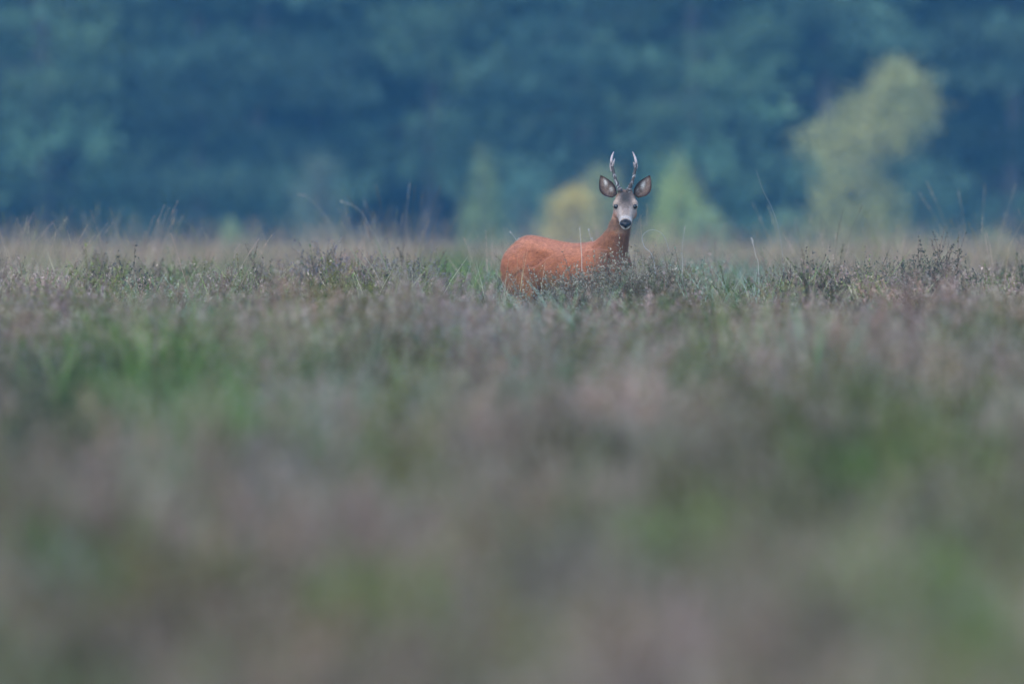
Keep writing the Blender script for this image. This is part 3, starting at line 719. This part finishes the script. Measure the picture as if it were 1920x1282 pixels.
def make_deer():
    G = []
    # trunk: x, centre z, half width, half height
    T = np.array([(-.425, .565, .018, .030), (-.412, .565, .050, .062), (-.385, .570, .080, .090), (-.345, .578, .100, .118), (-.29, .585, .116, .138), (-.22, .577, .113, .141), (-.12, .566, .104, .134),
                  (-.02, .545, .112, .141), (.07, .538, .118, .150), (.14, .536, .118, .160), (.20, .533, .108, .156), (.25, .530, .092, .135), (.285, .525, .066, .10), (.31, .52, .030, .05)]); T[:, 1] -= .010
    Q = spline(T, 48); loft(G, np.stack([Q[:, 0], Q[:, 0] * 0, Q[:, 1]], -1), np.array([0, 1, 0]) * Q[:, 2:3], np.array([0, 0, 1]) * Q[:, 3:4], 32, 2.05)
    # neck: x, z, fore-aft half, lateral half
    limb(G, [(.155, 0, .545, .125, .088), (.205, 0, .61, .112, .080), (.243, 0, .67, .083, .067), (.272, 0, .725, .063, .055), (.292, 0, .78, .053, .048), (.306, 0, .835, .050, .046), (.312, 0, .885, .046, .044), (.312, 0, .91, .03, .03)], 22, 34)
    # hind and fore legs
    for sd in (1, -1):
        limb(G, [(-.25, sd * .055, .655, .065, .045), (-.268, sd * .080, .58, .112, .060), (-.260, sd * .092, .50, .105, .056), (-.225, sd * .092, .42, .070, .040), (-.275, sd * .086, .335, .036, .026), (-.345, sd * .08, .262, .026, .018), (-.345, sd * .08, .20, .017, .014), (-.325, sd * .08, .09, .014, .013), (-.315, sd * .08, .045, .017, .016), (-.295, sd * .08, .012, .018, .016)])
        limb(G, [(.20, sd * .07, .64, .06, .04), (.200, sd * .090, .57, .080, .050), (.180, sd * .097, .49, .066, .046), (.150, sd * .085, .42, .045, .033), (.165, sd * .08, .33, .026, .022), (.17, sd * .075, .25, .021, .019), (.168, sd * .073, .16, .014, .013), (.168, sd * .073, .06, .014, .014), (.185, sd * .073, .012, .018, .016)])
    # short tail stump
    limb(G, [(-.40, 0, .635, .02, .025), (-.425, 0, .60, .015, .02), (-.435, 0, .575, .008, .01)], 10, 8)
    # head: t, half width, half height, u offset
    Hd = np.array([(-.062, .016, .018, -.004), (-.050, .034, .036, -.004), (-.02, .047, .052, 0), (.01, .0525, .056, .0), (.04, .0555, .053, .001), (.065, .0555, .049, -.001), (.09, .0475, .045, -.005), (.115, .039, .040, -.007),
                   (.14, .0325, .034, -.006), (.16, .0305, .030, -.005), (.178, .029, .027, -.004), (.191, .024, .022, -.004), (.198, .013, .012, -.004)])
    Q = spline(Hd, 44); C = HO + ha * Q[:, 0:1] + hu * Q[:, 3:4]; loft(G, C, hs * Q[:, 1:2], hu * Q[:, 2:3], 28, 2.2)
    # brow ridges, cheek bones, pedicles
    def ball(c, ra, rb, rc):
        t = np.linspace(-1, 1, 11) * .999; k = np.sqrt(1 - t ** 2)
        loft(G, c + ha * (t * ra)[:, None], hs * (k * rb)[:, None], hu * (k * rc)[:, None], 14)
    for sd in (1, -1):
        ball(hp(.055, sd * .047, .022), .030, .015, .022)
        ball(hp(.075, sd * .040, -.014), .040, .017, .022)
        limb(G, [tuple(hp(.0, sd * .022, .035)) + (.013, .013), tuple(hp(-.006, sd * .025, .062)) + (.012, .012)], 10, 5)
    for sd in (1, -1): ball(np.array([-.235, sd * .052, .678]), .03, .03, .022)
    # nostril flare and lip
    for sd in (1, -1): ball(hp(.183, sd * .016, .004), .013, .013, .014)
    ball(hp(.178, 0, -.022), .020, .021, .013)
    verts = []; faces = []; b = 0
    for V, F, t in G:
        verts.append(V); faces += [tuple(i + b for i in f) for f in F] + [tuple(i + b for i in f) for f in t]; b += len(V)
    me = bpy.data.meshes.new('deer_tmp'); me.from_pydata([tuple(v) for v in np.concatenate(verts)], [], faces); me.update()
    o = bpy.data.objects.new('deer_tmp', me); S.collection.objects.link(o)
    rm = o.modifiers.new('r', 'REMESH'); rm.mode = 'VOXEL'; rm.voxel_size = .0052; rm.use_smooth_shade = True
    sm = o.modifiers.new('s', 'SMOOTH'); sm.factor = .5; sm.iterations = 5
    dg = bpy.context.evaluated_depsgraph_get(); body = bpy.data.meshes.new_from_object(o.evaluated_get(dg))
    bpy.data.objects.remove(o)
    body.name = 'deer_body'; body.materials.clear(); n = len(body.vertices)
    V = np.zeros(n * 3, np.float32); body.vertices.foreach_get('co', V); V = V.reshape(-1, 3).astype(float)
    N = np.zeros(n * 3, np.float32); body.vertices.foreach_get('normal', N); N = N.reshape(-1, 3).astype(float)
    r = np.random.default_rng(900)
    # soften the creases where neck, shoulder, thigh and trunk meet (the head keeps its detail)
    E = np.zeros(len(body.edges) * 2, np.int32); body.edges.foreach_get('vertices', E); E = E.reshape(-1, 2)
    deg = np.bincount(E.ravel(), minlength=n)[:, None]
    msk = (smooth01((.80 - V[:, 2]) / .06) * smooth01((V[:, 2] - .38) / .05) * (((V - HO) @ ha) < .10))[:, None]
    for _ in range(28):
        a_ = np.zeros_like(V); np.add.at(a_, E[:, 0], V[E[:, 1]]); np.add.at(a_, E[:, 1], V[E[:, 0]])
        V = V + msk * .5 * (a_ / deg - V)
    # muscle and bone under the coat: shoulder, hollow behind it, hollow flank, haunch, spine
    fx, fy, fz = V[:, 0], np.abs(V[:, 1]), V[:, 2]; g = lambda a, b, wd: np.exp(-((a - b) / wd) ** 2)
    sd_ = smooth01((fy - .035) / .04) * smooth01((fz - .36) / .06)
    rel_ = .011 * g(fx, .205 - (fz - .55) * .25, .045) * smooth01((.68 - fz) / .05) - .013 * g(fx, .095 - (fz - .55) * .2, .035) * smooth01((.66 - fz) / .06)
    rel_ = rel_ - .020 * g(fx, -.125, .050) * smooth01((.655 - fz) / .05) + .010 * g(fx, -.27, .065) * g(fz, .58, .09) + .007 * g(fx, -.225, .03) * g(fz, .672, .025) - .008 * g(fx, -.30, .03) * g(fz, .665, .03)
    rel_ = rel_ + .0022 * np.sin((fx + .3 * fz) * 170) * g(fx, .0, .07) * g(fz, .54, .08)
    V = V + N * (.85 * rel_ * sd_ * (((V - HO) @ ha) < .02))[:, None]
    V = V + N * (.005 * g(fy, 0, .014) * smooth01((fz - .64) / .03) * (fx < .12) * (fx > -.36))[:, None]
    body.vertices.foreach_set('co', V.astype(np.float32).ravel()); body.update()
    body.vertices.foreach_get('normal', (tmpN := np.zeros(n * 3, np.float32))); N = tmpN.reshape(-1, 3).astype(float)
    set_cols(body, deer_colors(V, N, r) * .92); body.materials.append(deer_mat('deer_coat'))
    body.polygons.foreach_set('use_smooth', np.ones(len(body.polygons), bool))
    gx = .305
    deer = bpy.data.objects.new('roe_deer', None); link(deer); deer.location = (gx, D, 0); deer.rotation_euler = (0, 0, -HEAD); deer.empty_display_size = .2
    tag(deer, 'reddish brown roe deer buck with slender antlers looking out over the heather', 'deer')
    bo = obj('body', body, deer)
    # ---- short coat: fine hairs lying along the body
    body.calc_loop_triangles(); tri = np.zeros(len(body.loop_triangles) * 3, np.int32); body.loop_triangles.foreach_get('vertices', tri); tri = tri.reshape(-1, 3)
    a, b_, c_ = V[tri[:, 0]], V[tri[:, 1]], V[tri[:, 2]]; ar = np.linalg.norm(np.cross(b_ - a, c_ - a), axis=1); cen = (a + b_ + c_) / 3
    wgt = ar * np.where(cen[:, 2] > .78, 1.8, 1.0) * (cen[:, 2] > .33); cnt = 90000
    ti = r.choice(len(tri), cnt, p=wgt / wgt.sum()); w1 = r.uniform(0, 1, (cnt, 2)); fl_ = w1.sum(1) > 1; w1[fl_] = 1 - w1[fl_]
    P = a[ti] + (b_ - a)[ti] * w1[:, :1] + (c_ - a)[ti] * w1[:, 1:]
    Nn = unit(N[tri[ti, 0]] + N[tri[ti, 1]] + N[tri[ti, 2]])
    rel = P - HO; t = rel @ ha; isface = (P[:, 2] > .80) & (t > -.03) | (t > .10) & (P[:, 2] > .73)
    nose = isface & (t > .170)
    flow = np.where(isface[:, None], -ha, np.where((P[:, 2] > .68)[:, None] & (P[:, 0] > .17)[:, None], np.array([-.25, 0, -1.0]), np.array([-1.0, 0, -.45])))
    flow = unit(flow - Nn * np.sum(flow * Nn, 1, keepdims=True)); d = unit(flow + Nn * r.uniform(.12, .5, (cnt, 1)) + r.normal(0, .22, (cnt, 3)))
    ln = np.where(isface, .006, .016) * r.uniform(.6, 1.3, cnt); ln = np.where((P[:, 0] > .17) & ~isface, .018 * r.uniform(.6, 1.3, cnt), ln)
    wd = np.where(isface, .0011, .0016) * r.uniform(.7, 1.2, cnt); side = unit(np.cross(d, Nn))
    kp = ~nose; P, Nn, d, ln, wd, side = P[kp], Nn[kp], d[kp], ln[kp], wd[kp], side[kp]
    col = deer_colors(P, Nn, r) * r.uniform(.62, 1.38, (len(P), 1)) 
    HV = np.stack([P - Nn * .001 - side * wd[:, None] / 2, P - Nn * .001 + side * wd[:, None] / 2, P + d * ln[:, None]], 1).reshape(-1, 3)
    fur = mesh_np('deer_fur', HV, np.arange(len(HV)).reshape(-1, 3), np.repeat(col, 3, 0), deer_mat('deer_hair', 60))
    fur.normals_split_custom_set_from_vertices([tuple(v) for v in np.repeat(unit(Nn * .8 + d * .2), 3, 0)])
    obj('fur', fur, deer, kind='stuff')
    # ---- eyes, nose
    def ellipsoid(name, c, A, B, Cc, mat, parent, nu=20, nv=12):
        ph = np.linspace(0, np.pi, nv); th = np.arange(nu) / nu * 2 * np.pi
        Vv = np.array([c + A * math.sin(p) * math.cos(q) + B * math.sin(p) * math.sin(q) + Cc * math.cos(p) for p in ph for q in th])
        i = (np.arange(nv - 1) * nu)[:, None] + np.arange(nu)[None]; j = (np.arange(nv - 1) * nu)[:, None] + ((np.arange(nu) + 1) % nu)[None]
        F = np.stack([i, j, j + nu, i + nu], -1).reshape(-1, 4)
        return obj(name, mesh_np(name, Vv, F, None, mat, True), parent)
    M_EYE = plain_mat('deer_eye', (.008, .007, .007), .07, .5, .0); M_NOSE = plain_mat('deer_nose', (.010, .010, .012), .45, .3)
    for sd in (1, -1):
        od = unit(hs * sd * .75 + ha * .45 + hu * .5); up = unit(hu - od * (hu @ od)); fw = np.cross(od, up)
        ec = hp(.074, sd * .0465, .0255)
        ellipsoid('eye', ec, fw * .0150, up * .0125, od * .0110, M_EYE, deer)
    nz = obj('nose', None or nose_mesh(M_NOSE), deer)
    # ---- ears
    M_EAR = deer_mat('deer_ear', 180)
    Pcam = hf
    for sd in (1, -1):
        obj('ear', ear_mesh(sd, M_EAR, r), deer)
    # ---- antlers
    for sd in (1, -1):
        obj('antler', antler_mesh(sd, r), deer)
    # ---- hooves
    M_HOOF = plain_mat('hoof_horn', (.03, .027, .025), .5)
    for (x, y) in ((-.29, .08), (-.29, -.08), (.19, .073), (.19, -.073)):
        g = []
        for q in (-.009, .009):
            limb(g, [(x - .012, y + q, .045, .014, .008), (x, y + q * 1.1, .022, .019, .0095), (x + .010, y + q * 1.2, .002, .024, .010)], 10, 7)
        vv = []; ff = []; b = 0
        for Vv, F, t3 in g: vv.append(Vv); ff += [tuple(i + b for i in f) for f in F] + [tuple(i + b for i in f) for f in t3]; b += len(Vv)
        hm = bpy.data.meshes.new('hoof'); hm.from_pydata([tuple(v) for v in np.concatenate(vv)], [], ff); hm.update(); hm.materials.append(M_HOOF)
        obj('hoof', hm, deer)
    return deer

def nose_mesh(mat):
    """naked black pad: wide on top, two nostrils' wings, narrowing to the lip"""
    A = []
    rows = [(.015, .020), (.010, .0265), (.003, .028), (-.003, .0250), (-.007, .018), (-.011, .010), (-.015, .006)]
    K = 13; V = []; F = []
    for (u, hw) in rows:
        for j in range(K):
            q = j / (K - 1) * 2 - 1
            t = .205 - .022 * abs(q) ** 2.2 - (.010 if u > .012 else 0) - .10 * max(0, -u) + .003 * math.cos(q * 7) * (u < .006)
            V.append(hp(t, q * hw, u + .001 * math.sin(q * 9)))
    n = len(V)
    for (u, hw) in rows:
        for j in range(K):
            q = j / (K - 1) * 2 - 1; V.append(hp(.172, q * hw * .85, u * .9))
    Rr = len(rows)
    for i in range(Rr - 1):
        for j in range(K - 1):
            a = i * K + j; F.append((a, a + K, a + K + 1, a + 1)); F.append((n + a, n + a + 1, n + a + K + 1, n + a + K))
    for i in range(Rr - 1):
        a = i * K; F.append((a, n + a, n + a + K, a + K)); a = i * K + K - 1; F.append((a, a + K, n + a + K, n + a))
    for j in range(K - 1):
        F.append((j, j + 1, n + j + 1, n + j)); a = (Rr - 1) * K + j; F.append((a, n + a, n + a + 1, a + 1))
    return mesh_np('nose', np.array(V), np.array(F), None, mat, True)

Zu = np.array([0, 0, 1.])
def pic(x, y, depth=0.0):
    """photo pixel on the deer -> deer axes; depth metres towards the camera from the skull's centre"""
    sx = (x - 1171.5) / (FPX / D); zz = H - (y - YH) / (FPX / D)
    base = HO + hs * 0; return np.array([base[0], base[1], 0]) + hs * sx + Zu * zz + hf * depth

def ear_mesh(sd, mat, r):
    m = lambda x: 1171.5 + sd * (x - 1171.5) if sd < 0 else x          # outlines given for the picture-right ear
    b = pic(1171.5 + sd * 20.5, 368, -.012); tip = pic(1171.5 + sd * 46.5, 329, -.020)
    ax = unit(tip - b); L = np.linalg.norm(tip - b); facing = unit(hf + hs * sd * .10 + Zu * .05); facing = unit(facing - ax * (facing @ ax)); wv = np.cross(ax, facing) * sd
    K, n = 16, 13; V = []; C = []
    prof_t = [0, .08, .2, .35, .5, .65, .8, .9, .97, 1.0]; prof_w = [.015, .022, .033, .0385, .0375, .030, .0195, .0110, .004, .0006]
    rr = np.random.default_rng(31 + sd)
    for side in (0, 1):                                   # 0 inner face, 1 back
        for k in range(K):
            t = k / (K - 1); hw = np.interp(t, prof_t, prof_w)
            for j in range(n):
                q = j / (n - 1) * 2 - 1
                cup = .55 * hw * (q * q) * (1 - .35 * t) + .006 * (1 - t)
                belly = .007 * math.sin(math.pi * t)
                p = b + ax * (t * L) + wv * (q * hw + belly) + facing * (cup - .02 * (1 - t) ** 2 - .004)
                if side: p = p - facing * .0045 * (1 - abs(q) ** 3) - facing * .0005
                V.append(p)
                if side: c = np.array([.20, .11, .065])
                else:
                    e = max(abs(q), (t - .55) / .45 * .97 if t > .55 else 0)
                    rim = smooth01((e - .58) / .22); inner = np.array([.13, .075, .05])
                    wht = np.exp(-((q * (-1) - .28) / .30) ** 2) * smooth01((t - .15) / .15) * smooth01((.92 - t) / .2)
                    wht = 1.25 * wht * max(0, .5 + .6 * math.sin(t * 15 + q * 4 + sd)) + .15 * rr.uniform(0, 1)
                    c = inner * (1 - .75 * wht) + np.array([.58, .52, .45]) * .75 * wht
                    c = c * (1 - rim) + np.array([.05, .028, .02]) * rim
                    c = c * (.75 + .25 * smooth01((t) / .3)) * rr.uniform(.8, 1.2)
                C.append(c)
    F = []; o = K * n
    for k in range(K - 1):
        for j in range(n - 1):
            a = k * n + j; F.append((a, a + 1, a + n + 1, a + n)); F.append((o + a, o + a + n, o + a + n + 1, o + a + 1))
    for k in range(K - 1):
        for j in (0, n - 1): a = k * n + j; F.append((a, a + n, o + a + n, o + a))
    for j in range(n - 1):
        F.append((j, o + j, o + j + 1, j + 1)); a = (K - 1) * n + j; F.append((a, a + 1, o + a + 1, o + a))
    return mesh_np('ear', np.array(V), np.array(F), np.array(C), mat, True)

def antler_mesh(sd, r):
    acc = Acc()
    if sd < 0: main = [(1163, 362, .03), (1159, 352, .03), (1154, 340, .028), (1150, 325, .022), (1147, 312, .012), (1145.5, 302, .0), (1147, 293, -.008), (1150.3, 285, -.012)]; tine = [(1147, 313, .012), (1149.5, 306, .026), (1151.5, 297.5, .034)]; back = [(1145.6, 303, .002), (1144, 312, -.004), (1145.5, 322, -.004)]
    else: main = [(1177, 362, .03), (1180, 352, .03), (1184.5, 341, .028), (1188, 328, .022), (1190.5, 314, .012), (1191.5, 304, .0), (1189, 294, -.008), (1185, 285, -.012)]; tine = [(1190, 315, .012), (1188, 309, .026), (1186, 304, .033)]; back = [(1191.5, 306, .002), (1193.3, 312, -.004), (1190.5, 321, -.004)]
    def tubecol(pts, rad, m, sides=10, pearl=.0):
        Q = spline([tuple(pic(a, b, c)) for a, b, c in pts], m); rr = np.interp(np.linspace(0, 1, m), np.linspace(0, 1, len(rad)), rad)
        n0 = acc.n; tube(acc, Q, rr, sides); V = acc.V[-1].reshape(m, sides, 3)
        V += (V - Q[:, None]) * r.normal(0, .22, (m, sides, 1)) * np.linspace(pearl, .15 * pearl, m)[:, None, None]
        acc.V[-1] = V.reshape(-1, 3)
        return Q
    m = 44; Q = tubecol(main, [.0115, .0100, .0085, .0072, .0068, .0066, .0050, .0012], m, 10, 1.0)
    t = np.repeat(np.linspace(0, 1, m), 10)[:, None]; dark = np.array([.06, .048, .04]); pale = np.array([.42, .335, .31])
    w_ = smooth01((t - .58) / .2); c = dark * (1 - w_) + pale * w_; sp = r.uniform(0, 1, (len(t), 1)) > .80; c = np.where(sp & (t < .45), np.array([.36, .33, .31]), c) * r.uniform(.8, 1.2, (len(t), 1)); acc.C[-1] = c
    tubecol(tine, [.0058, .0048, .0010], 14, 8, .2); acc.C[-1] = np.repeat(pale[None] * .95, 14 * 8, 0)
    tubecol(back, [.0052, .0050, .0035], 14, 8, .3); acc.C[-1] = np.repeat(pale[None] * .95, 14 * 8, 0)
    # coronet: a knobbly ring at the base
    c0 = pic(*main[1]); th = np.linspace(0, 2 * np.pi, 15); up = unit(pic(*main[2]) - pic(*main[0])); A = unit(np.cross(up, [1, .3, 0])); B = np.cross(up, A)
    ring = pic(*main[0]) * .35 + c0 * .65 + A * np.cos(th)[:, None] * .0105 + B * np.sin(th)[:, None] * .0105
    tube(acc, ring, .0048 + r.uniform(-.0012, .0016, 15), 7); acc.C[-1] = np.repeat(np.array([[.15, .13, .12]]), 15 * 7, 0)
    return acc.mesh('antler', deer_mat('antler_bone_%d' % (sd > 0), 300, .55), True)

make_deer()

# ------------------------------------------------------------------ evening haze over the whole place
def make_haze():
    x0, x1, y0, y1, z0, z1 = -610, 610, -70, 910, -1.6, 24
    V = [(x, y, z) for z in (z0, z1) for x, y in ((x0, y0), (x1, y0), (x1, y1), (x0, y1))]
    F = [(3, 2, 1, 0), (4, 5, 6, 7), (0, 1, 5, 4), (1, 2, 6, 5), (2, 3, 7, 6), (3, 0, 4, 7)]
    m, n, out = mat_new('haze_air'); v = n.nodes.new('ShaderNodeVolumePrincipled')
    v.inputs['Color'].default_value = (.20, .60, 1.0, 1); v.inputs['Density'].default_value = .00052; v.inputs['Anisotropy'].default_value = 0.0
    n.links.new(v.outputs[0], out.inputs['Volume'])
    me = bpy.data.meshes.new('haze'); me.from_pydata(V, [], F); me.update(); me.materials.append(m)
    obj('haze', me, label='thin blue evening haze lying over the heath', category='haze', kind='stuff')
make_haze()
